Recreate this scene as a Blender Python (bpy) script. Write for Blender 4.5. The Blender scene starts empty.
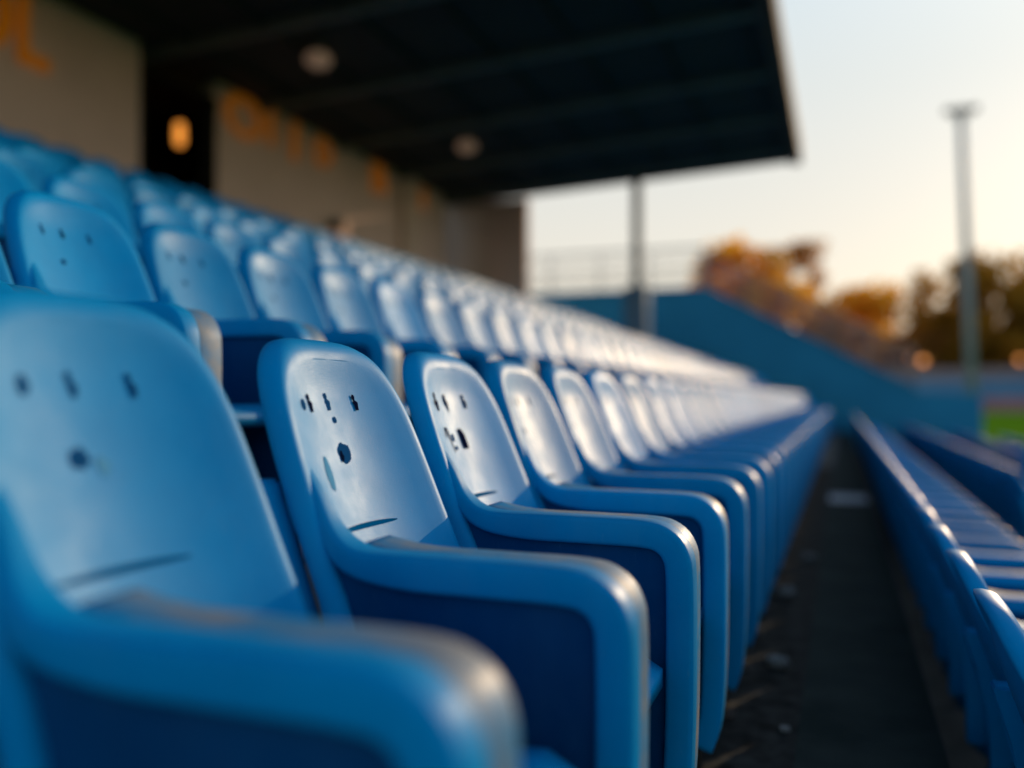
import bpy, bmesh, math, random
from mathutils import Vector, noise
R = math.radians
random.seed(7)
sc = bpy.context.scene
C = sc.collection

# ---------------------------------------------------------------- camera, sky, sun, exposure
CAMZ = 0.97                                   # eye height above the walkway
YAW, F = R(20.14), 900.0                      # focal length in pixels
cam = bpy.data.cameras.new('camera'); camo = bpy.data.objects.new('camera', cam); C.objects.link(camo)
camo.location = (0, 0, CAMZ); camo.rotation_euler = (R(90.89), 0, YAW)
cam.sensor_width = 36; cam.lens = F/1024*36; cam.clip_start = .02; cam.clip_end = 6000
cam.dof.use_dof = True; cam.dof.focus_distance = 1.76; cam.dof.aperture_fstop = .77
sc.camera = camo
SUN_EL, SUN_AZ = 14.3, 19.0                   # azimuth from +Y towards +X
w = bpy.data.worlds.new('World'); sc.world = w; w.use_nodes = True
sky = w.node_tree.nodes.new('ShaderNodeTexSky'); sky.sky_type = 'NISHITA'; sky.sun_disc = False
sky.sun_elevation = R(SUN_EL); sky.sun_rotation = R(SUN_AZ); sky.dust_density = 1.0; sky.air_density = 1.0; sky.ozone_density = 1.0
def sky_haze(nt):
    """evening haze veil: thins with height and away from the sunset side of the sky"""
    N, L = nt.nodes, nt.links
    tc = N.new('ShaderNodeTexCoord'); sp = N.new('ShaderNodeSeparateXYZ'); L.new(tc.outputs['Generated'], sp.inputs[0])
    dot = N.new('ShaderNodeVectorMath'); dot.operation = 'DOT_PRODUCT'; dot.inputs[1].default_value = (math.sin(R(4)), math.cos(R(4)), 0)
    L.new(tc.outputs['Generated'], dot.inputs[0])
    az = N.new('ShaderNodeMapRange'); az.interpolation_type = 'SMOOTHSTEP'; az.inputs['From Min'].default_value = .35; az.inputs['From Max'].default_value = .92
    L.new(dot.outputs['Value'], az.inputs['Value'])
    el = N.new('ShaderNodeMapRange'); el.interpolation_type = 'SMOOTHSTEP'; el.inputs['From Min'].default_value = .30; el.inputs['From Max'].default_value = .90  # haze carried above the view, added there to brighten reflections on seat backs
    el.inputs['To Min'].default_value = .93; el.inputs['To Max'].default_value = 0
    L.new(sp.outputs['Z'], el.inputs['Value'])
    mu = N.new('ShaderNodeMath'); mu.operation = 'MULTIPLY'; L.new(az.outputs[0], mu.inputs[0]); L.new(el.outputs[0], mu.inputs[1])
    cr = N.new('ShaderNodeMapRange'); cr.data_type = 'FLOAT_VECTOR'
    cr.inputs[7].default_value = (0, 0, 0); cr.inputs[8].default_value = (.42, .42, .42)
    cr.inputs[9].default_value = HAZE_LOW; cr.inputs[10].default_value = HAZE_HIGH
    L.new(sp.outputs['Z'], cr.inputs[6])
    mx = N.new('ShaderNodeMix'); mx.data_type = 'RGBA'
    L.new(mu.outputs[0], mx.inputs[0]); L.new(sky.outputs[0], mx.inputs[6]); L.new(cr.outputs[1], mx.inputs[7])
    L.new(mx.outputs[2], N['Background'].inputs[0])
HAZE_LOW, HAZE_HIGH = (4.45, 3.75, 2.85), (3.15, 3.65, 3.85)
sky_haze(w.node_tree)
w.node_tree.nodes['Background'].inputs[1].default_value = .15
sun = bpy.data.lights.new('sun', 'SUN'); suno = bpy.data.objects.new('sun', sun); C.objects.link(suno)
sun.energy = 2.1; sun.angle = R(.6); sun.color = (1, .72, .44)
d = Vector((math.sin(R(SUN_AZ))*math.cos(R(SUN_EL)), math.cos(R(SUN_AZ))*math.cos(R(SUN_EL)), math.sin(R(SUN_EL))))
suno.rotation_euler = d.to_track_quat('Z', 'Y').to_euler()
sc.view_settings.view_transform = 'Standard'; sc.view_settings.look = 'None'
sc.view_settings.gamma = 1; sc.view_settings.exposure = .47
sc.render.engine = 'CYCLES'
sc.cycles.max_bounces = 8; sc.cycles.use_denoising = True

# ---------------------------------------------------------------- helpers
def tag(o, label=None, cat=None, group=None, kind=None):
    if label: o['label'] = label
    if cat: o['category'] = cat
    if group: o['group'] = group
    if kind: o['kind'] = kind
    return o
def link_mesh(name, me, parent=None, loc=None):
    o = bpy.data.objects.new(name, me); C.objects.link(o)
    if parent: o.parent = parent
    if loc: o.location = loc
    return o
def obj(name, bm, mat, parent=None, smooth=False, loc=None):
    bmesh.ops.recalc_face_normals(bm, faces=bm.faces[:])
    me = bpy.data.meshes.new(name); bm.to_mesh(me); bm.free()
    me.materials.append(mat)
    if smooth:
        for p in me.polygons: p.use_smooth = True
    return link_mesh(name, me, parent, loc)
def empty(name, loc=(0, 0, 0)):
    o = bpy.data.objects.new(name, None); C.objects.link(o); o.location = loc; o.empty_display_size = .1
    return o
def box(bm, x0, x1, y0, y1, z0, z1, bev=0, seg=2):
    vs = [bm.verts.new((x, y, z)) for x in (x0, x1) for y in (y0, y1) for z in (z0, z1)]
    fs = [(0, 1, 3, 2), (4, 6, 7, 5), (0, 4, 5, 1), (2, 3, 7, 6), (0, 2, 6, 4), (1, 5, 7, 3)]
    faces = [bm.faces.new([vs[i] for i in f]) for f in fs]
    if bev:
        es = list({e for f in faces for e in f.edges})
        bmesh.ops.bevel(bm, geom=es, offset=bev, segments=seg, affect='EDGES', profile=.5)
    return vs
def tube(bm, a, b, r0, r1=None, n=10):
    a, b = Vector(a), Vector(b); r1 = r0 if r1 is None else r1
    t = (b-a).normalized(); u = t.orthogonal().normalized(); v = t.cross(u)
    A = [bm.verts.new(a+(u*math.cos(k*2*math.pi/n)+v*math.sin(k*2*math.pi/n))*r0) for k in range(n)]
    B = [bm.verts.new(b+(u*math.cos(k*2*math.pi/n)+v*math.sin(k*2*math.pi/n))*r1) for k in range(n)]
    for k in range(n): bm.faces.new((A[k], A[(k+1) % n], B[(k+1) % n], B[k]))
    bm.faces.new(A[::-1]); bm.faces.new(B)
def prism(bm, poly, axis, a, b):
    """poly of 2-D points extruded between a and b along the axis ('x','y','z')"""
    def P(p, q): return {'x': (q, p[0], p[1]), 'y': (p[0], q, p[1]), 'z': (p[0], p[1], q)}[axis]
    A = [bm.verts.new(P(p, a)) for p in poly]; B = [bm.verts.new(P(p, b)) for p in poly]
    n = len(poly)
    for k in range(n): bm.faces.new((A[k], A[(k+1) % n], B[(k+1) % n], B[k]))
    bm.faces.new(A[::-1]); bm.faces.new(B)
def sphere(bm, c, r, sx=1, sy=1, sz=1, u=16, v=10):
    g = bmesh.ops.create_uvsphere(bm, u_segments=u, v_segments=v, radius=r)
    for q in g['verts']: q.co = Vector((q.co.x*sx+c[0], q.co.y*sy+c[1], q.co.z*sz+c[2]))

# ---------------------------------------------------------------- materials
def mat(name, col, rough=.6, spec=.5, var=None, scale=4, detail=4, bump=0, bscale=60, rvar=0, coat=0, objinfo=0, metal=0, tint=None):
    """principled material; base colour broken up by noise between col and var"""
    m = bpy.data.materials.new(name); m.use_nodes = True
    nt = m.node_tree; N = nt.nodes; L = nt.links; p = N['Principled BSDF']
    p.inputs['Base Color'].default_value = (*col, 1); p.inputs['Roughness'].default_value = rough
    p.inputs['Specular IOR Level'].default_value = spec; p.inputs['Metallic'].default_value = metal
    p.inputs['Coat Weight'].default_value = coat
    if tint: p.inputs['Specular Tint'].default_value = (*tint, 1)
    tc = N.new('ShaderNodeTexCoord')
    src = tc.outputs['Object']
    oi = N.new('ShaderNodeObjectInfo')
    if objinfo:
        add = N.new('ShaderNodeVectorMath'); add.operation = 'ADD'
        sc_ = N.new('ShaderNodeMath'); sc_.operation = 'MULTIPLY'; sc_.inputs[1].default_value = 37
        L.new(oi.outputs['Random'], sc_.inputs[0]); L.new(src, add.inputs[0]); L.new(sc_.outputs[0], add.inputs[1]); src = add.outputs[0]
    if var or rvar:
        n = N.new('ShaderNodeTexNoise'); n.inputs['Scale'].default_value = scale; n.inputs['Detail'].default_value = detail
        n.inputs['Roughness'].default_value = .62
        L.new(src, n.inputs['Vector'])
        rp = N.new('ShaderNodeValToRGB'); rp.color_ramp.elements[0].position = .36; rp.color_ramp.elements[1].position = .66
        L.new(n.outputs['Fac'], rp.inputs[0])
        if var:
            rp.color_ramp.elements[0].color = (*col, 1); rp.color_ramp.elements[1].color = (*var, 1)
            out = rp.outputs[0]
            if objinfo:
                hs = N.new('ShaderNodeHueSaturation')
                mr = N.new('ShaderNodeMapRange'); mr.inputs['To Min'].default_value = 1-objinfo; mr.inputs['To Max'].default_value = 1+objinfo
                L.new(oi.outputs['Random'], mr.inputs['Value']); L.new(mr.outputs[0], hs.inputs['Value']); L.new(out, hs.inputs['Color']); out = hs.outputs[0]
            L.new(out, p.inputs['Base Color'])
        if rvar:
            n2 = N.new('ShaderNodeTexNoise'); n2.inputs['Scale'].default_value = scale*2.3; n2.inputs['Detail'].default_value = 5
            L.new(src, n2.inputs['Vector'])
            mr = N.new('ShaderNodeMapRange'); mr.inputs['From Min'].default_value = .3; mr.inputs['From Max'].default_value = .7
            mr.inputs['To Min'].default_value = rough-rvar; mr.inputs['To Max'].default_value = rough+rvar
            L.new(n2.outputs['Fac'], mr.inputs['Value']); L.new(mr.outputs[0], p.inputs['Roughness'])
    if bump:
        nb = N.new('ShaderNodeTexNoise'); nb.inputs['Scale'].default_value = bscale; nb.inputs['Detail'].default_value = 3
        L.new(src, nb.inputs['Vector'])
        b = N.new('ShaderNodeBump'); b.inputs['Strength'].default_value = bump; b.inputs['Distance'].default_value = .004
        L.new(nb.outputs['Fac'], b.inputs['Height']); L.new(b.outputs[0], p.inputs['Normal'])
    return m
def emit(name, col, s):
    m = bpy.data.materials.new(name); m.use_nodes = True
    p = m.node_tree.nodes['Principled BSDF']; p.inputs['Base Color'].default_value = (*col, 1)
    p.inputs['Emission Color'].default_value = (*col, 1); p.inputs['Emission Strength'].default_value = s
    return m
M = {}
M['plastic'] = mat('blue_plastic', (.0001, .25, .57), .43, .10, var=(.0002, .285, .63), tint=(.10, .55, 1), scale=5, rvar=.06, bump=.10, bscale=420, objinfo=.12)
M['worn_sunlit'] = mat('worn_sunlit_blue_plastic', (.003, .22, .46), .48, .2, var=(.25, .255, .26), scale=9, detail=7, rvar=.08, bump=.15, bscale=300, objinfo=.1)  # random pale wear, its tone also standing in for sunlit armrest fronts
M['navy_shade'] = mat('shade_navy_plastic', (.0006, .05, .16), .45, .25, var=(.0008, .062, .19), tint=(.1, .5, 1), scale=6, rvar=.06, bump=.1, bscale=300)  # seat blue darkened: the recess shade is put into the panel colour
M['black'] = mat('black_steel', (.012, .012, .014), .5, .4, var=(.03, .028, .026), scale=14)
M['ink'] = mat('printed_ink', (.004, .008, .03), .9, .0)
M['slot'] = mat('dark_slot', (.001, .10, .26), 1, 0)
M['ink_soft'] = mat('faded_print', (.10, .33, .55), .9, 0)
M['ink_pale'] = mat('printed_pale_ink', (.008, .07, .20), .9, .0)
M['concrete'] = mat('stand_concrete', (.10, .105, .10), .9, .3, var=(.17, .17, .16), scale=2.5, detail=8, bump=.4, bscale=30)
M['walk'] = mat('dark_walkway', (.026, .040, .037), .95, .05, var=(.050, .066, .060), scale=3, detail=9, bump=.4, bscale=60)
M['grit'] = mat('gritty_strip', (.012, .014, .013), .95, .1, var=(.055, .058, .054), scale=14, detail=8, bump=.9, bscale=45)
M['stripe'] = mat('worn_white_paint', (.70, .73, .76), .8, .3, var=(.45, .47, .5), scale=9, detail=7)
M['wall'] = mat('buff_wall', (.86, .55, .45), .85, .2, var=(.78, .495, .40), scale=.8, detail=6, bump=.2, bscale=25)
M['pier'] = mat('buff_pilaster', (.80, .53, .41), .85, .2, var=(.72, .48, .37), scale=1.2, detail=6)
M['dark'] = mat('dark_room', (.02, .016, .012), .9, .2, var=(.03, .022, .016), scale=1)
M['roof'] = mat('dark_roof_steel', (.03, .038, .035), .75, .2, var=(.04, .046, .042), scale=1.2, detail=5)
M['rafter'] = mat('rafter_steel', (.12, .135, .12), .6, .3, var=(.15, .16, .14), scale=2)
M['fascia'] = mat('brown_fascia', (.085, .055, .045), .8, .15, var=(.11, .07, .055), scale=1.5)
M['letter'] = mat('orange_letter', (.90, .27, .008), .6, .2, var=(.82, .22, .006), scale=2)
_p = M['letter'].node_tree.nodes['Principled BSDF']; _p.inputs['Emission Color'].default_value = (.9, .25, .005, 1); _p.inputs['Emission Strength'].default_value = .06  # faint emission added to brighten the letters under the dark soffit
M['post'] = mat('grey_post', (.16, .18, .18), .6, .4, var=(.22, .23, .22), scale=2)
M['pierblue'] = mat('pale_blue_pier', (.18, .24, .32), .8, .3, var=(.24, .30, .37), scale=2)
M['bluewall'] = mat('blue_wall', (.022, .24, .40), .7, .2, var=(.028, .28, .46), scale=.8, detail=6)
M['palerail'] = mat('pale_railing_paint', (.78, .70, .60), .6, .3, var=(.70, .62, .53), scale=2)
M['rust'] = mat('brown_railing_paint', (.27, .18, .17), .65, .3, var=(.32, .21, .19), scale=2)
M['globe'] = emit('dim_tan_lamp_glass', (.62, .38, .25), .10)
M['asphalt'] = mat('asphalt', (.05, .05, .05), .9, .3, var=(.065, .063, .06), scale=.3)
M['grass'] = mat('grass', (.075, .19, .008), 1, .0, var=(.11, .23, .014), scale=.25, detail=6)
M['track'] = mat('running_track', (.36, .12, .09), 1, .0, var=(.40, .15, .11), scale=.4)
M['hoard'] = mat('pink_hoarding', (.42, .20, .19), .7, .3, var=(.34, .17, .18), scale=.2)
M['bluefence'] = mat('blue_far_barrier', (.10, .22, .36), .7, .3, var=(.13, .26, .40), scale=.1)
M['greyband'] = mat('grey_far_band', (.26, .20, .22), .7, .3, var=(.30, .22, .22), scale=.1)
M['mast'] = mat('mast_steel', (.24, .28, .30), .5, .5, var=(.28, .31, .32), scale=.5)
M['bark'] = mat('bark', (.05, .033, .022), .9, .2, var=(.08, .055, .035), scale=2)
M['paper'] = mat('litter_paper', (.30, .30, .29), .9, .1, var=(.2, .2, .19), scale=30)
M['amber_lamp'] = emit('amber_lamp', (1, .34, .05), .85)
M['street_glow'] = emit('street_lamp_glow', (1, .36, .10), 1.1)
def scuff(m, pale, amt, s1=6, s2=110):
    """chalky sun-fade in patches plus fine pale specks, mixed over the base colour"""
    nt = m.node_tree; N, L = nt.nodes, nt.links; p = N['Principled BSDF']; src = p.inputs['Base Color'].links[0].from_socket
    tc = N.new('ShaderNodeTexCoord'); mp = N.new('ShaderNodeMapping'); mp.inputs['Scale'].default_value = (1, 1, .35); L.new(tc.outputs['Object'], mp.inputs[0])
    oi = N.new('ShaderNodeObjectInfo'); k = N.new('ShaderNodeMath'); k.operation = 'MULTIPLY'; k.inputs[1].default_value = 53; L.new(oi.outputs['Random'], k.inputs[0]); L.new(k.outputs[0], mp.inputs['Location'])
    a = N.new('ShaderNodeTexNoise'); a.inputs['Scale'].default_value = s1; a.inputs['Detail'].default_value = 9; a.inputs['Roughness'].default_value = .7; L.new(mp.outputs[0], a.inputs['Vector'])
    b = N.new('ShaderNodeTexNoise'); b.inputs['Scale'].default_value = s2; b.inputs['Detail'].default_value = 3; L.new(mp.outputs[0], b.inputs['Vector'])
    ra = N.new('ShaderNodeMapRange'); ra.inputs['From Min'].default_value = .48; ra.inputs['From Max'].default_value = .75; ra.inputs['To Max'].default_value = amt; L.new(a.outputs['Fac'], ra.inputs['Value'])
    rb = N.new('ShaderNodeMapRange'); rb.inputs['From Min'].default_value = .64; rb.inputs['From Max'].default_value = .76; rb.inputs['To Max'].default_value = amt*.9; L.new(b.outputs['Fac'], rb.inputs['Value'])
    ad = N.new('ShaderNodeMath'); ad.operation = 'ADD'; ad.use_clamp = True; L.new(ra.outputs[0], ad.inputs[0]); L.new(rb.outputs[0], ad.inputs[1])
    mx = N.new('ShaderNodeMix'); mx.data_type = 'RGBA'; mx.inputs[7].default_value = (*pale, 1); L.new(ad.outputs[0], mx.inputs[0]); L.new(src, mx.inputs[6]); L.new(mx.outputs[2], p.inputs['Base Color'])
scuff(M['plastic'], (.20, .36, .48), .10)
scuff(M['navy_shade'], (.06, .14, .26), .2)
def leaf(name, a, b):
    m = mat(name, a, .6, .2, var=b, scale=.35, detail=3)
    nt = m.node_tree; p = nt.nodes['Principled BSDF']; out = nt.nodes['Material Output']
    tr = nt.nodes.new('ShaderNodeBsdfTranslucent'); mx = nt.nodes.new('ShaderNodeMixShader'); mx.inputs[0].default_value = .72
    src = p.inputs['Base Color'].links[0].from_socket
    nt.links.new(src, tr.inputs[0]); nt.links.new(p.outputs[0], mx.inputs[1]); nt.links.new(tr.outputs[0], mx.inputs[2]); nt.links.new(mx.outputs[0], out.inputs[0])
    return m
M['leaf_orange'] = leaf('orange_leaves', (.98, .60, .06), (.92, .45, .03))
M['leaf_brown'] = leaf('brown_leaves', (.72, .38, .10), (.50, .25, .06))
M['leaf_dark'] = leaf('dark_olive_leaves', (.66, .33, .03), (.22, .14, .02))

def surf(u, v, dd):
    """world point that lies at picture offset (u,v) from the vanishing point, at depth dd (planning aid)"""
    X = u*math.cos(YAW)*dd/F
    return Vector((X, (dd+X*math.sin(YAW))/math.cos(YAW), CAMZ-v*dd/F))

# ---------------------------------------------------------------- the setting: ground, terraces
def row_floor(n):                             # n = 1 beside the walkway, 2.. above it, 0,-1.. below it
    return (0 if n == 1 else .475+.355*(n-2)) if n >= 1 else {0: -.50, -1: -.75, -2: -.94, -3: -1.08}[n]
EDGE = .262
def row_x(n): return -1.2*(n-1) if n < 3 else -1.2-.96*(n-2)
TOPROW = 8
Y0, Y1 = -3.0, 27.2
GZ = -1.22
bm = bmesh.new()
for q in [[(-3000, -3000), (3000, -3000), (3000, 3000), (-3000, 3000)]]:
    bm.faces.new([bm.verts.new((x, y, GZ)) for x, y in q])
tag(obj('ground', bm, M['asphalt']), kind='structure')
bm = bmesh.new(); bm.faces.new([bm.verts.new((x, y, GZ+.004)) for x, y in ((6.5, -60), (100, -60), (100, 160), (6.5, 160))])
tag(obj('pitch', bm, M['grass']), kind='structure')
bm = bmesh.new(); bm.faces.new([bm.verts.new((x, y, GZ+.008)) for x, y in ((6, 161), (110, 161), (110, 170), (6, 170))])
tag(obj('running_track', bm, M['track']), kind='structure')
bm = bmesh.new()
for n in range(-3, TOPROW+1):
    x1 = EDGE+row_x(n); x0 = EDGE+row_x(n+1)
    if n == TOPROW: x0 = -9.62
    yb = Y1 if n < TOPROW else 22.0
    box(bm, x0+.001, x1, Y0, yb, GZ-.1, row_floor(n))
tag(obj('terrace', bm, M['concrete']), kind='structure')
bm = bmesh.new(); bm.faces.new([bm.verts.new((x, y, .004)) for x, y in ((-.125, Y0), (EDGE-.002, Y0), (EDGE-.002, Y1), (-.125, Y1))])
tag(obj('walkway', bm, M['walk']), kind='structure')
# gritty gutter along the seat feet
bm = bmesh.new()
nx, ny = 8, 420
gv = [[bm.verts.new((-.935+.81*i/nx, -.5+14*j/ny, .004+(.012*max(0, noise.noise(Vector((i*.9, j*.5, 2))))+.008*abs(noise.noise(Vector((i*2.1, j*1.3, 9)))) if 0 < i < nx else 0))) for i in range(nx+1)] for j in range(ny+1)]
for j in range(ny):
    for i in range(nx): bm.faces.new((gv[j][i], gv[j][i+1], gv[j+1][i+1], gv[j+1][i]))
tag(obj('gutter', bm, M['grit'], smooth=True), kind='structure')
bm = bmesh.new(); bm.faces.new([bm.verts.new((x, y, .009)) for x, y in ((-.12, 8.9), (EDGE-.035, 8.9), (EDGE-.035, 9.55), (-.12, 9.55))])
tag(obj('walkway_stripe', bm, M['stripe']), kind='structure')
for i, (x, y, s, lab) in enumerate([(-.16, 2.72, .016, 'pale bottle cap lying on the dark gritty strip, nearest the camera'),
        (-.22, 3.35, .030, 'crumpled pale paper scrap on the gritty strip, under the fourth front seat'),
        (-.26, 4.55, .034, 'largest pale crumpled scrap by the black seat legs'),
        (-.19, 5.6, .030, 'small pale scrap on the gritty strip, farthest along the walkway')]):
    bm = bmesh.new()
    if i == 0:
        tube(bm, (0, 0, 0), (0, 0, s*.6), s, s*.85, 16)
    else:
        sphere(bm, (0, 0, s*.6), s, 1.3, .9, .7, 12, 8)
        for v in bm.verts: v.co += Vector((noise.noise(v.co*60+Vector((i, 0, 0))), noise.noise(v.co*60+Vector((0, i, 5))), .5*noise.noise(v.co*70)))*s*.55
        for v in bm.verts: v.co.z = max(v.co.z, 0)
    tag(obj('bottle_cap' if i == 0 else 'paper_scrap', bm, M['paper'], loc=(x, y, .013)), lab, 'bottle cap' if i == 0 else 'litter')

# ---------------------------------------------------------------- the grandstand building behind the upper rows
ZC = row_floor(TOPROW)
WX, WT, WF = -9.6, 5.2+CAMZ, 5.63+CAMZ        # wall plane, roof underside at the wall and at the front edge
RFX, RY0, RY1 = -.92, -3.5, 22.1
def roof_z(x): return WT+(WF-WT)*(x-WX)/(RFX-WX)
g = empty('grandstand', (WX, 10, ZC))
tag(g, 'buff grandstand back building with a dark cantilevered roof over the blue seats', 'grandstand')
def gp(name, bm, m, smooth=False):
    o = obj(name, bm, m, smooth=smooth); o.parent = g; o.location = -Vector(g.location); return o
bm = bmesh.new()
for a, b in ((RY0, 10.4), (12.1, 18.6), (19.4, 21.2)): box(bm, WX-.25, WX, a, b, ZC, WT)
gp('rear_wall', bm, M['wall'])
bm = bmesh.new(); box(bm, WX-.25, WX+.14, 18.6, 19.4, ZC, WT-.01); gp('pilaster', bm, M['pier'])
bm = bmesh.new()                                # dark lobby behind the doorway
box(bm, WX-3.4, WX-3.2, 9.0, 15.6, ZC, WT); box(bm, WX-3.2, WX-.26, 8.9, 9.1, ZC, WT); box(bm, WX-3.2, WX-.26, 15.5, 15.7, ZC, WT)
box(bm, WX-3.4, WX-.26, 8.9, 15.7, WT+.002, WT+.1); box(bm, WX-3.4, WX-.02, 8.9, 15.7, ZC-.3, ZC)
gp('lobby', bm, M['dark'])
bm = bmesh.new()
for y in (10.4, 12.04): box(bm, WX-.26, WX+.02, y, y+.06, ZC, WT-.3)
box(bm, WX-.26, WX+.02, 10.4, 12.1, WT-.36, WT-.3)
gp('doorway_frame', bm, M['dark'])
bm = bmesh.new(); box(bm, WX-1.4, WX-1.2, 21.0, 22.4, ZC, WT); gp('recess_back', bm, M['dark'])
bm = bmesh.new(); box(bm, WX-1.2, -8.68, 22.02, 22.2, GZ, WT-.02); gp('stair_block', bm, M['pier'])
bm = bmesh.new(); box(bm, -8.678, -7.65, 21.98, 22.16, GZ, WT-.02); gp('corner_pier', bm, M['wall'])
bm = bmesh.new()
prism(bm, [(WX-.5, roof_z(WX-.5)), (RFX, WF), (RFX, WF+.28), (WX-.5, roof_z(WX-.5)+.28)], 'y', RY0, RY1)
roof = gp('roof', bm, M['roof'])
for k in range(10):
    y = 21.0-2.6*k
    bm = bmesh.new(); prism(bm, [(WX-.2, roof_z(WX-.2)-.16), (RFX-.08, WF-.13), (RFX-.08, WF-.002), (WX-.2, roof_z(WX-.2)-.002)], 'y', y, y+.16)
    o = obj('rafter', bm, M['rafter'], roof)
for k in range(7):
    x = -8.9+1.25*k
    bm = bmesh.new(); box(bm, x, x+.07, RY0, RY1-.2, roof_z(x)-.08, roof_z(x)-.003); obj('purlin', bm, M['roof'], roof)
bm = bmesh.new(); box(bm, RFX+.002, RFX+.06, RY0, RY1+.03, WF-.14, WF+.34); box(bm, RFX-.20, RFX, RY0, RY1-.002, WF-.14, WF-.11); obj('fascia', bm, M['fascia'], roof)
bm = bmesh.new(); prism(bm, [(WX, WT-.02), (RFX-.02, WF-.06), (RFX-.02, WF+.30), (WX, WT+.30)], 'y', RY1+.002, RY1+.06); obj('end_fascia', bm, M['fascia'], roof)
bm = bmesh.new(); tube(bm, (-4.74, 21.9, 1), (-4.74, 21.9, roof_z(-4.74)-.01), .125, .125, 20); gp('roof_post', bm, M['post'], True)
bm = bmesh.new(); box(bm, -5.02, -4.46, 21.6, 22.2, row_floor(5)-.3, 2.75+CAMZ-.97+.95, .02); gp('post_pier', bm, M['pierblue'])
# raised letters along the head of the wall, cut by the dark soffit
def letter(ch, y, z, h, wd=1.0):
    cu = bpy.data.curves.new('letter', 'FONT'); cu.body = ch; cu.size = h/.7; cu.extrude = .03; cu.resolution_u = 4; cu.offset = .02*h
    tmp = bpy.data.objects.new('letter', cu); C.objects.link(tmp)
    dg = bpy.context.evaluated_depsgraph_get(); dg.update()
    me = bpy.data.meshes.new_from_object(tmp.evaluated_get(dg)); bpy.data.objects.remove(tmp)
    for v in me.vertices:
        x_, y_, z_ = v.co; v.co = (z_, x_*wd, y_)
    me.materials.clear(); me.materials.append(M['letter'])
    o = link_mesh('letter', me, g, Vector((WX+.032, y, z))-g.location); return o
for ch, y, z, h, wd in [('D', 7.25, WT-1.02, 1.0, .95), ('L', 8.25, WT-1.0, .98, .75),
        ('O', 12.25, WT-.74, .7, 1.35), ('I', 13.45, WT-.66, .62, 1.2), ('I', 14.15, WT-.74, .68, 1.4), ('D', 15.0, WT-.62, .5, 1.2), ('B', 17.2, WT-.66, .6, 1.5), ('I', 19.6, WT-.6, .5, 2)]:
    letter(ch, y, z, h, wd)
def lamp_globe(x, y, lab):
    t = empty('ceiling_lamp', (x, y, roof_z(x)-.10)); tag(t, lab, 'lamp', 'round lamps under the grandstand roof')
    bm = bmesh.new(); tube(bm, (0, 0, .09), (0, 0, -.06), .10, .13, 20); obj('mount', bm, M['rafter'], t)
    bm = bmesh.new(); sphere(bm, (0, 0, -.14), .20, 1, 1, .62, 20, 12); obj('lamp_globe', bm, M['globe'], t, True)
lamp_globe(-7.35, 11.6, 'round tan ceiling lamp under the dark roof, the larger one nearer the camera')
lamp_globe(-7.1, 16.7, 'round tan ceiling lamp under the dark roof, the smaller one farther back')
p = Vector((-10.8, 12.65, 4.59+CAMZ))
t = empty('wall_lamp', p); tag(t, 'glowing amber capsule lamp hanging in the dark doorway of the rear wall', 'lamp')
bm = bmesh.new(); tube(bm, (0, 0, -.13), (0, 0, .13), .08, .08, 16); sphere(bm, (0, 0, .13), .08); sphere(bm, (0, 0, -.13), .08); obj('glowing_tube', bm, M['amber_lamp'], t, True)
bm = bmesh.new(); tube(bm, (0, 0, .2), (0, 0, WT-p.z), .02); tube(bm, (0, 0, .19), (0, 0, .25), .06); obj('hanger', bm, M['black'], t)
bm = bmesh.new(); sphere(bm, (.14, 0, 0), .15); tube(bm, (0, 0, 0), (.14, 0, 0), .09)
tag(obj('wall_speaker', bm, M['black'], smooth=True, loc=(WX+.002, 15.65, 3.45+CAMZ)), 'small dark round fitting on the buff wall below the orange letters', 'fitting')

# ---------------------------------------------------------------- end wall, railings
EY = 27.25
TOP = 3.25+CAMZ
wall_pts = [(-12, GZ), (-12, TOP), (-3.85, TOP), (1.90, .17+CAMZ), (3.56, .10+CAMZ), (3.56, GZ)]
t = empty('end_wall', (-3, EY, GZ)); tag(t, 'dark blue end wall, flat topped then sloping down to the right, behind the rows', 'wall')
bm = bmesh.new(); prism(bm, wall_pts, 'y', EY, EY+.25); o = obj('wall_panel', bm, M['bluewall'], t); o.location = -t.location
bm = bmesh.new(); prism(bm, [(-3.85, TOP+.003), (-3.85, TOP+.12), (1.90, .29+CAMZ), (1.90, .173+CAMZ)], 'y', EY-.05, EY+.30); o = obj('sloping_coping', bm, M['bluewall'], t); o.location = -t.location
bm = bmesh.new(); box(bm, -12, -3.85, EY-.05, EY+.30, TOP+.002, TOP+.08); o = obj('level_coping', bm, M['bluewall'], t); o.location = -t.location
t = empty('railing', (-8, EY+.12, TOP+.08)); tag(t, 'pale level railing with thin bars on top of the blue end wall', 'railing')
bm = bmesh.new()
for h in (.30, .62, 1.22): tube(bm, (-3.9, 0, h), (4.1, 0, h), .026 if h < 1.2 else .04)
obj('rail', bm, M['palerail'], t, True)
for k in range(6):
    bm = bmesh.new(); x = -3.9+1.6*k; tube(bm, (x, 0, 0), (x, 0, 1.22), .035); obj('rail_post', bm, M['palerail'], t, True)
bm = bmesh.new()
for k in range(80): tube(bm, (-3.9+.1*k, 0, .02), (-3.9+.1*k, 0, 1.2), .009, n=6)
obj('bar_infill', bm, M['palerail'], t)
sl = (.17-3.25)/(1.90+3.85)
t = empty('stair_railing', (-3.85, EY+.12, TOP+.12)); tag(t, 'brown barred stair railing running down the sloping blue wall', 'railing')
bm = bmesh.new()
for h in (.12, .58, 1.05): tube(bm, (0, 0, h), (5.75, 0, h+sl*5.75), .03)
obj('rail', bm, M['rust'], t, True)
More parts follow.
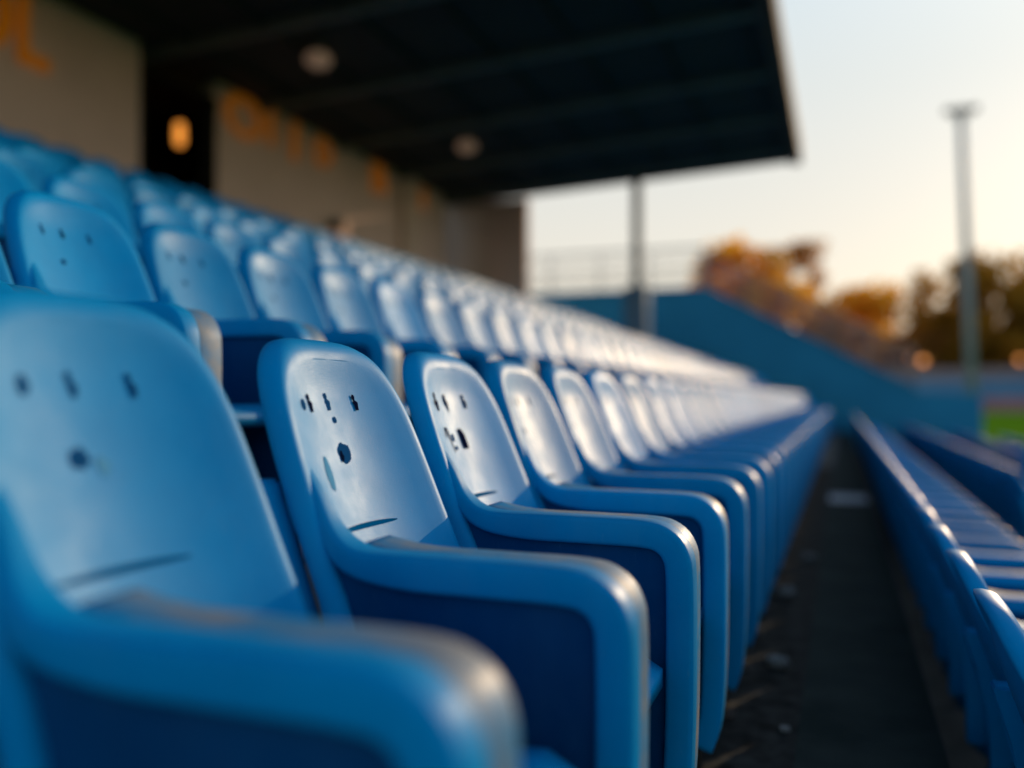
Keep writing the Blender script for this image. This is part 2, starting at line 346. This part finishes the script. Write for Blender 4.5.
for k in range(6):
    x = .02+1.14*k; bm = bmesh.new(); tube(bm, (x, 0, sl*x-.02), (x, 0, sl*x+1.05), .04); obj('rail_post', bm, M['rust'], t, True)
bm = bmesh.new()
for k in range(72): x = .08*k; tube(bm, (x, 0, sl*x+.1), (x, 0, sl*x+1.04), .017, n=6)
obj('bar_infill', bm, M['rust'], t)

# ---------------------------------------------------------------- beyond the pitch
bm = bmesh.new(); box(bm, 6, 130, 171, 171.2, GZ, CAMZ+.05)
tag(obj('hoarding', bm, M['hoard']), 'low pink hoarding beyond the green pitch at the right edge', 'hoarding')
t = empty('perimeter_barrier', (40, 176, GZ)); tag(t, 'long pale blue barrier with grey top across the far side of the pitch', 'barrier')
bm = bmesh.new(); box(bm, -38, 110, 0, .4, 0, CAMZ-GZ+3.3); obj('blue_panel', bm, M['bluefence'], t)
bm = bmesh.new(); box(bm, -38, 110, -.1, .5, CAMZ-GZ+3.302, CAMZ-GZ+5.2); obj('grey_top', bm, M['greyband'], t)
def street_lamp(u, v, dd, r, lab):
    p = surf(u, v, dd); t = empty('street_lamp', (p.x, p.y, GZ)); tag(t, lab, 'street lamp', 'amber street lamps below the far trees')
    bm = bmesh.new(); tube(bm, (0, 0, 0), (0, 0, p.z-GZ-r*.7), .09, .06); obj('lamp_post', bm, M['mast'], t, True)
    bm = bmesh.new(); sphere(bm, (0, 0, p.z-GZ), r); obj('lamp_globe', bm, M['street_glow'], t, True)
street_lamp(81, -37, 172, .62, 'brightest amber street lamp glowing beneath the dark trees, left of the floodlight mast')
street_lamp(70, -40, 173, .40, 'fainter amber street lamp glowing just left of the brightest one')
street_lamp(178, -38, 172, .55, 'amber street lamp glowing at the right edge of the photo')
p = surf(121, -288, 70); pb = surf(131, 20, 70)
t = empty('floodlight_mast', (pb.x, pb.y, GZ)); tag(t, 'tall thin grey floodlight mast with a flat lamp head standing beyond the blue wall', 'floodlight')
dx, dy, hh = p.x-pb.x, p.y-pb.y, p.z-GZ
bm = bmesh.new(); tube(bm, (0, 0, 0), (dx, dy, hh), .40, .28, 16); obj('mast_pole', bm, M['mast'], t, True)
bm = bmesh.new(); box(bm, dx-1.2, dx+1.2, dy-.25, dy+.25, hh-.08, hh+.10, .03); tube(bm, (dx-.9, dy, hh-.02), (dx, dy, hh-.9), .06); tube(bm, (dx+.9, dy, hh-.02), (dx, dy, hh-.9), .06); obj('head_frame', bm, M['mast'], t)
for k in range(4):
    bm = bmesh.new(); x = dx-.95+.63*k; box(bm, x-.24, x+.24, dy-.55, dy-.26, hh-.25, hh+.25, .05); obj('floodlight_lamp', bm, M['black'], t)
bm = bmesh.new(); box(bm, -.6, .6, -.5, .5, 0, 1.9, .05); obj('mast_base', bm, M['black'], t)

def tree(u, vtop, hw, dd, lm, lab, seed, dens=1.0, gap=0, squash=1.0):
    rnd = random.Random(seed)
    px = dd/F
    base = surf(u, 0, dd); H = -vtop*px+CAMZ-GZ; W = hw*px
    t = empty('tree', (base.x, base.y, GZ)); tag(t, lab, 'tree', 'trees beyond the far barrier')
    bm = bmesh.new(); r = .022*H+.1
    tube(bm, (0, 0, 0), (rnd.uniform(-.3, .3), 0, H*.35), r*1.25, r*.8, 12)
    cl = []
    for k in range(int(50*dens)):
        a = rnd.uniform(0, 2*math.pi); q = math.sqrt(rnd.random()); z = 1-.06-.78*rnd.random()**1.25
        prof = max(.12, 1-abs((z-.5)/.5)**4)**.5
        c = Vector((math.cos(a)*q*W*prof*.86, math.sin(a)*q*W*prof*.86*squash, H*z)); cl.append((c, rnd.uniform(.17, .30)*W+.3))
    cl.append((Vector((rnd.uniform(-.2, .2)*W, 0, H*.93)), .2*W+.3))
    for c, rr in cl[::3]:
        s = Vector((0, 0, H*rnd.uniform(.2, .36))); tube(bm, s, c, r*.42, r*.08, 6)
    obj('trunk', bm, M['bark'], t, True)
    bm = bmesh.new()
    for c, rr in cl:
        for k in range(int(72*dens)):
            v = Vector((rnd.gauss(0, 1), rnd.gauss(0, 1), rnd.gauss(0, .8))); v = v.normalized()*rr*(rnd.random()**.45)
            q = c+v
            if q.z > H or q.z < 1: continue
            s = rnd.uniform(.5, 1.1)
            n = Vector((rnd.gauss(0, 1), rnd.gauss(0, 1), rnd.gauss(0, 1))).normalized(); e = n.orthogonal().normalized()*s; f = n.cross(e).normalized()*s*.7
            bm.faces.new([bm.verts.new(q+e), bm.verts.new(q+f), bm.verts.new(q-e), bm.verts.new(q-f)])
    me_o = obj('crown', bm, lm, t)
tree(-106, -156, 52, 190, M['leaf_orange'], 'orange autumn tree rising behind the top of the stair railing', 3)
tree(-47, -160, 42, 200, M['leaf_brown'], 'thin grey brown tree with bright gaps in its crown, second from left', 5, .62)
tree(-72, -116, 62, 186, M['leaf_orange'], 'lower orange tree filling the gap below the two leftmost crowns', 8, .9)
tree(20, -112, 62, 190, M['leaf_orange'], 'orange brown tree low in the middle, left of the big dark tree', 11, .9)
tree(-8, -80, 50, 184, M['leaf_brown'], 'small brown bushy tree just above the sloping railing', 13, .8)
tree(130, -142, 66, 185, M['leaf_dark'], 'largest dark tree behind the floodlight mast', 17, 1.25)
tree(186, -118, 46, 190, M['leaf_dark'], 'dark tree cut by the right edge of the photo', 19, 1.0)
tree(72, -66, 46, 186, M['leaf_brown'], 'low brown tree beside the bright amber street lamp', 23, .9)
tree(150, -62, 60, 182, M['leaf_dark'], 'low dark shrubby tree at the foot of the big dark tree', 29, .9)

# ---------------------------------------------------------------- the blue stadium seat
BC = .226                                       # centre of the back across the seat
N_SIDE, N_TOP, ZB, ZS = 14, 36, .12, .80
class Shape: pass
SH = Shape(); SH.hw, SH.e, SH.rise = .237, 2/3.5, .275
def halfw(z): return SH.hw+.008*(1-max(0, z-.55)/.25) if z < ZS else SH.hw
def outline(n_side=N_SIDE, n_top=N_TOP):
    pts = []
    for k in range(n_side): z = ZB+(ZS-ZB)*k/n_side; pts.append((halfw(min(z, ZS-.0001)) if z > .55 else SH.hw+.008, z))
    e = SH.e
    for k in range(n_top+1):
        a = math.pi*k/n_top; c, s = math.cos(a), math.sin(a)
        z = ZS+SH.rise*abs(s)**e
        pts.append((math.copysign(abs(c)**e, c)*SH.hw*(1-.07*(z-ZS)/SH.rise), z))
    for k in range(n_side-1, -1, -1): z = ZB+(ZS-ZB)*k/n_side; pts.append((-(halfw(min(z, ZS-.0001)) if z > .55 else SH.hw+.008), z))
    wb = SH.hw+.008
    for k in range(1, 12): pts.append((-wb+2*wb*k/12, ZB))
    return pts
def lean(z):
    if z >= .62: return -.712-.168*((z-.62)/.46)-.008*math.sin(math.pi*(z-.62)/.46)
    return -.712+.06*min(1, (.62-z)/.20)**1.5
def dish(y, z): return .045*max(-.2, 1-(y/.222)**2)*(1-.35*(lambda q: q*q*(3-2*q))(min(1, max(0, (z-.96)/.12))))
def face_pt(y, z, off=.0012): return Vector((lean(z)+.004-dish(y, z)+off, BC+y, z))
def inset(pts, dd):
    n = len(pts); out = []
    for k in range(n):
        a, b = Vector(pts[k-1]), Vector(pts[(k+1) % n]); t = (b-a).normalized(); nr = Vector((-t.y, t.x))
        out.append((pts[k][0]+nr.x*dd, pts[k][1]+nr.y*dd))
    return out
def back_bm():
    bm = bmesh.new(); O = outline()
    base_rear, fi = inset(O, .026), inset(O, .038)
    rings = []
    def ring(ins, off): rings.append([(lean(z)+.004-dish(y, z)+off, y, z) for y, z in inset(O, ins)])
    ring(.026, -.034)
    ring(.018, -.050); ring(.010, -.053); ring(.002, -.050); ring(0, -.036)
    ring(.0025, -.020); ring(.008, -.0095); ring(.016, -.004); ring(.026, -.0012); ring(.038, 0)
    V = [[bm.verts.new((x, BC+y, z)) for x, y, z in r] for r in rings]
    n = len(O)
    for a, b in zip(V, V[1:]):
        for k in range(n): bm.faces.new((a[k], a[(k+1) % n], b[(k+1) % n], b[k]))
    top = N_SIDE+N_TOP//2                        # index of the apex
    for ring, off, dm in ((V[-1], .004, 1), (V[0], -.030, 1)):
        rows = []
        for k in range(top):
            r, l = ring[k], ring[2*top-k]
            if k == 0: row = [r]+[ring[n-q] for q in range(1, 12)]+[l]
            else:
                row = [r]
                for q in range(1, 12):
                    y = (r.co.y+(l.co.y-r.co.y)*q/12)-BC; z = r.co.z+(l.co.z-r.co.z)*q/12
                    row.append(bm.verts.new((lean(z)+off-dish(y, z)*dm, BC+y, z)))
                row.append(l)
            rows.append(row)
        for a, b in zip(rows, rows[1:]):
            for q in range(12): bm.faces.new((a[q], a[q+1], b[q+1], b[q]))
        for q in range(12): bm.faces.new((rows[-1][q], rows[-1][q+1], ring[top]))
    return bm
PATH = [(-.862, .90), (-.802, .82), (-.762, .752), (-.712, .714), (-.635, .702), (-.50, .700), (-.372, .698), (-.328, .687), (-.304, .659), (-.297, .612), (-.297, .46), (-.300, .30), (-.308, .175), (-.328, .105)]
def catmull(P, sub=4):
    out = []
    for i in range(len(P)-1):
        p0, p1, p2, p3 = (Vector(P[max(0, min(len(P)-1, i+k))]) for k in (-1, 0, 1, 2))
        for s in range(sub):
            t = s/sub
            out.append(.5*((2*p1)+(p2-p0)*t+(2*p0-5*p1+4*p2-p3)*t*t+(3*p1-p0-3*p2+p3)*t**3))
    out.append(Vector(P[-1])); return out
def rrect(hw, hh, r, seg=3):
    pts = []
    for cx, cy, a0 in ((hw-r, hh-r, 0), (-hw+r, hh-r, 90), (-hw+r, -hh+r, 180), (hw-r, -hh+r, 270)):
        for k in range(seg+1): a = R(a0+90*k/seg); pts.append((cx+r*math.cos(a), cy+r*math.sin(a)))
    return pts
def sweep(P, y0, y1, thick, r, sub=4, push=0, taper=None):
    bm = bmesh.new(); Q = catmull(P, sub); rings = []; n = len(Q)
    for i, q in enumerate(Q):
        t = (Q[min(n-1, i+1)]-Q[max(0, i-1)]).normalized(); nr = Vector((-t.y, t.x))
        f = i/(n-1); th = thick(f) if callable(thick) else thick
        ya, yb = (y0, y1) if taper is None else taper(f)
        rings.append([bm.verts.new((q.x+nr.x*(b+push), (ya+yb)/2+a, q.y+nr.y*(b+push))) for a, b in rrect((yb-ya)/2, th, min(r, th*.9, (yb-ya)*.45))])
    m = len(rings[0])
    for a, b in zip(rings, rings[1:]):
        for k in range(m): bm.faces.new((a[k], a[(k+1) % m], b[(k+1) % m], b[k]))
    bm.faces.new(rings[0][::-1]); bm.faces.new(rings[-1])
    return bm
def glyphs(kind):
    """polygons (in seat-face y,z) of the little dark prints; kind: sharp, emblem, plain"""
    dark, pale, soft = [], [], []
    def blob(L, y, z, ry, rz, n=14, j=0, seed=1):
        rn = random.Random(seed); L.append([(y+ry*math.cos(2*math.pi*k/n)*(1+j*rn.uniform(-1, 1)), z+rz*math.sin(2*math.pi*k/n)*(1+j*rn.uniform(-1, 1))) for k in range(n)])
    def figure(L, y, z, s=1.0):                # small standing-figure print
        blob(L, y-.002*s, z+.012*s, .0055*s, .0065*s)
        L.append([(y-.0035*s, z+.007*s), (y+.001*s, z+.007*s), (y+.010*s, z+.0015*s), (y+.006*s, z-.002*s), (y+.007*s, z-.015*s), (y-.003*s, z-.015*s), (y-.004*s, z-.003*s), (y-.007*s, z+.001*s)])
    def arrow(L, y, z, s=1.0):
        L.append([(y-.005*s, z+.018*s), (y+.005*s, z+.018*s), (y+.006*s, z+.004*s), (y+.013*s, z+.001*s), (y+.009*s, z-.008*s), (y+.008*s, z-.026*s), (y+.001*s, z-.012*s), (y-.007*s, z-.004*s), (y-.009*s, z+.003*s), (y-.004*s, z+.005*s)])
    zt = .955
    if kind == 'sharp':
        figure(dark, -.118, zt, 1.25); dark.append([(-.139, zt+.005), (-.131, zt+.007), (-.131, zt-.011), (-.135, zt-.013)]); dark.append([(-.1305, zt), (-.124, zt+.001), (-.124, zt-.004), (-.1305, zt-.005)])
        arrow(dark, -.045, zt, 1.0); figure(dark, .062, zt, 1.0)
        za = .875                               # ring and dots, then the dark tab
        pts = [(-.106+.017*math.cos(R(a)), za+.004+.020*math.sin(R(a))) for a in range(-30, 200, 20)]; inn = [(-.106+.011*math.cos(R(a)), za+.004+.014*math.sin(R(a))) for a in range(190, -40, -20)]
        dark.append(pts+inn)
        dark.append([(-.093, za-.004), (-.087, za-.002), (-.080, za-.034), (-.084, za-.036)])
        blob(pale, -.066, za-.002, .010, .009); blob(pale, -.062, za-.026, .010, .005)
        dark.append([(-.022, za+.016), (-.002, za+.017), (.012, za+.004), (.016, za-.030), (-.016, za-.030), (-.018, za-.024), (-.006, za-.018), (-.010, za-.006), (-.012, za+.006)])
    elif kind == 'emblem':
        figure(dark, -.102, zt, .95); blob(pale, -.130, zt-.001, .009, .010); figure(pale, -.030, zt+.002, .95); blob(pale, -.020, zt-.030, .006, .006); figure(dark, .062, zt, .9)
        blob(pale, -.020, .865, .022, .018, 26, .13, 4); blob(dark, -.034, .860, .006, .011, 12, .25, 2); blob(soft, -.016, .868, .006, .009, 12, .3, 5)
        blob(soft, -.105, .835, .013, .030, 20, .12, 9)
    elif kind == 'soft':
        blob(pale, -.112, zt, .009, .013, 12, .15, 2); figure(pale, -.035, zt, .95); figure(pale, .060, zt, .95)
        blob(pale, -.050, .868, .015, .013, 14, .25, 3); blob(soft, -.016, .858, .012, .013, 12, .2, 8)
    else:
        figure(pale, -.112, zt, .85); figure(dark, -.035, zt, .8); figure(pale, .060, zt, .8)
        blob(pale, -.055, .872, .009, .008, 12, .25, 3)
    return dark, pale, soft
def print_bm(polys, off):
    bm = bmesh.new()
    for p in polys:
        f = bm.faces.new([bm.verts.new((0, y, z)) for y, z in p])
    bmesh.ops.triangulate(bm, faces=bm.faces[:])
    for v in bm.verts: v.co = face_pt(v.co.y, v.co.z, off)
    return bm
def slot_bm():
    bm = bmesh.new(); n = 16; A, B = [], []
    for k in range(n+1):
        y = -.15+.23*k/n; t = k/n; h = .0045*math.sin(math.pi*min(1, max(.06, t)))**.4 if 0 < k < n else .001
        z = .740-.004*t
        A.append(bm.verts.new(face_pt(y, z-h, .0014))); B.append(bm.verts.new(face_pt(y, z+h, .0014)))
    for k in range(n): bm.faces.new((A[k], A[k+1], B[k+1], B[k]))
    return bm
def seat_parts():
    P = []                                      # (name, mesh) shared by all copies
    def add(name, bm, m, smooth=True):
        bmesh.ops.recalc_face_normals(bm, faces=bm.faces[:])
        me = bpy.data.meshes.new(name); bm.to_mesh(me); bm.free(); me.materials.append(m)
        for p in me.polygons: p.use_smooth = smooth
        P.append((name, me))
    add('backrest', back_bm(), M['plastic'])
    SH.hw, SH.e, SH.rise = .240, 2/2.35, .285
    add('rounded backrest', back_bm(), M['plastic'])
    SH.hw, SH.e = .237, 2/3.5
    add('arm_frame', sweep(PATH, 0, .046, lambda f: .006+.021*min(1, f*3), .010, taper=lambda f: (.028-.046*min(1, f*4.5), .046)), M['plastic'])
    AP = [(-.72, .715)]+PATH[4:]
    add('armrest', sweep(AP, .0475, .132, lambda f: .026, .005, push=-.006), M['worn_sunlit'])
    bm = bmesh.new(); prism(bm, [(-.752, .705), (-.34, .685), (-.312, .655), (-.312, .20), (-.345, .12), (-.60, .13), (-.672, .24), (-.722, .58)], 'y', .006, .110); add('side_panel', bm, M['navy_shade'], False)
    bm = bmesh.new(); nx, ny = 8, 8
    top = [[bm.verts.new((-.70+.375*i/nx, .134+.364*j/ny, .455+.022*(i/nx)-.02*math.sin(math.pi*j/ny)*math.sin(math.pi*min(1, i/nx+.1))-(.03 if i == nx else 0))) for j in range(ny+1)] for i in range(nx+1)]
    bot = [[bm.verts.new((v.co.x, v.co.y, v.co.z-.035)) for v in r] for r in top]
    for i in range(nx):
        for j in range(ny):
            bm.faces.new((top[i][j], top[i+1][j], top[i+1][j+1], top[i][j+1])); bm.faces.new((bot[i][j], bot[i][j+1], bot[i+1][j+1], bot[i+1][j]))
    rim = [(i, 0) for i in range(nx)]+[(nx, j) for j in range(ny)]+[(i, ny) for i in range(nx, 0, -1)]+[(0, j) for j in range(ny, 0, -1)]
    for a, b in zip(rim, rim[1:]+rim[:1]): bm.faces.new((top[a[0]][a[1]], top[b[0]][b[1]], bot[b[0]][b[1]], bot[a[0]][a[1]]))
    add('seat_pan', bm, M['plastic'])
    bm = bmesh.new(); prism(bm, [(-.775, .36), (-.83, .36), (-.83, .62), (-.895, .835), (-.852, .835), (-.775, .62)], 'y', -.045, .012); bmesh.ops.bevel(bm, geom=bm.edges[:], offset=.006, segments=2, affect='EDGES'); add('back_post', bm, M['plastic'], False)
    for x in (-.36, -.63):
        bm = bmesh.new(); box(bm, x-.02, x+.02, .035, .080, .008, .16); box(bm, x-.05, x+.05, .015, .10, 0, .008); add('leg', bm, M['black'], False)
    add('drain_slot', slot_bm(), M['slot'], False)
    return P
PARTS = seat_parts()
PRINTS = {}
for kd in ('sharp', 'emblem', 'plain', 'soft'):
    dk, pl, so = glyphs(kd); L = []
    for polys, m, off in ((so, M['ink_soft'], .0013), (pl, M['ink_pale'], .0015), (dk, M['ink'], .0022)):
        for pg in polys:
            bm = print_bm([pg], off); me = bpy.data.meshes.new('printed_mark'); bm.to_mesh(me); bm.free(); me.materials.append(m); L.append(me)
    PRINTS[kd] = L
def project(x, y, z):
    dd = y*math.cos(YAW)-x*math.sin(YAW)
    return dd, 842+F*x/(math.cos(YAW)*dd) if dd > .05 else -1e9, 398-F*(z-CAMZ)/dd if dd > .05 else 1e9
PITCH, YA = .5, .757                            # seat spacing and the first seat of the front row
def seat_y(n, k):
    return YA+PITCH*k-({0: .11, 1: .03}.get(k, 0) if n == 1 else 0)
cands = []
for n in range(-3, TOPROW+1):
    ylast = 26.6 if n < TOPROW else 21.4
    k = -2; i = 0
    while True:
        y = seat_y(n, k); k += 1
        if y > ylast: break
        if n == 1 and y < .6: continue
        if y < .3: continue
        xo = row_x(n); zf = row_floor(n)
        vis = False; ds = []
        for (x, yy, z) in ((-.86, .26, 1.07), (-.72, .47, .72), (-.72, .05, .72), (-.27, .0, .71), (-.27, .11, .3), (-.8, .45, .95), (-.8, .06, .95)):
            dd, px, py = project(xo+x, y+yy, zf+z); ds.append(dd)
            if dd > .3 and -2 < px < 1026 and -2 < py < 770: vis = True
        if not vis: continue
        cands.append([min(ds), n, y, i]); i += 1
cands.sort()
ORD = ['first', 'second', 'third', 'fourth', 'fifth', 'sixth', 'seventh', 'eighth', 'ninth', 'tenth', 'eleventh', 'twelfth', 'thirteenth', 'fourteenth', 'fifteenth', 'sixteenth', 'seventeenth', 'eighteenth', 'nineteenth']
TENS = ['', '', 'twent', 'thirt', 'fort', 'fift']
def ordinal(i):
    if i <= 19: return ORD[i-1]
    t, u = divmod(i, 10)
    return TENS[t]+('ieth' if u == 0 else 'y-'+ORD[u-1])
ROW = {1: 'front row left of the walkway', 2: 'second row left of the walkway', 3: 'third row left of the walkway', 4: 'fourth row left of the walkway', 5: 'fifth row left of the walkway', 6: 'sixth row left of the walkway', 7: 'seventh row left of the walkway', 8: 'top row below the wall',
       0: 'first row right of the walkway', -1: 'second row right of the walkway', -2: 'third row right of the walkway', -3: 'fourth row right of the walkway'}
SPECIAL = {(1, 0): 'large out-of-focus blue seat filling the bottom left corner, nearest the camera',
           (1, 1): 'blue seat with a round smudged emblem under three marks, second in the front row',
           (1, 2): 'sharpest blue seat, with crisp dark figure and arrow prints on its glossy back',
           (1, 3): 'blue seat just behind the sharpest one, its prints slightly blurred'}
random.seed(3)
for q, (dd, n, y, i) in enumerate(cands[:300]):
    t = empty('stadium_seat', (row_x(n), y, row_floor(n)+(.03 if (n, i) == (1, 0) else .005)))
    t.rotation_euler = (0, 0, R(random.uniform(-.35, .35)))
    lab = SPECIAL.get((n, i)) or f'blue plastic seat, {ordinal(i+1)} from the near end of the {ROW[n]}'
    tag(t, lab, 'stadium seat', 'blue seats on the terraces')
    for name, me in PARTS:
        if name == ('backrest' if n < 1 else 'rounded backrest'): continue
        name = name.split()[-1]
        if name == 'leg' and dd > 14: continue
        if name == 'drain_slot' and (dd > 7 or n < 1): continue
        link_mesh(name, me, t)
    if dd < 6 and n >= 1:
        kd = {(1, 1): 'emblem', (1, 2): 'sharp', (1, 0): 'soft'}.get((n, i), 'plain')
        for me in PRINTS[kd]: link_mesh('printed_mark', me, t)
if len(cands) > 300:
    bm = bmesh.new(); names = {'backrest', 'arm_frame', 'armrest', 'side_panel', 'seat_pan', 'back_post'}
    src = [me for nm, me in PARTS if nm in names]
    for dd, n, y, i in cands[300:]:
        for me in src:
            a = len(bm.verts); bm.from_mesh(me); bm.verts.ensure_lookup_table()
            off = Vector((row_x(n), y, row_floor(n)+.005))
            for v in bm.verts[a:]: v.co += off
    o = obj('distant_seats', bm, M['plastic'], smooth=True)
    tag(o, 'blurred mass of distant blue seats at the far end of the terraces', 'stadium seats', kind='stuff')
print('CANDS', len(cands))
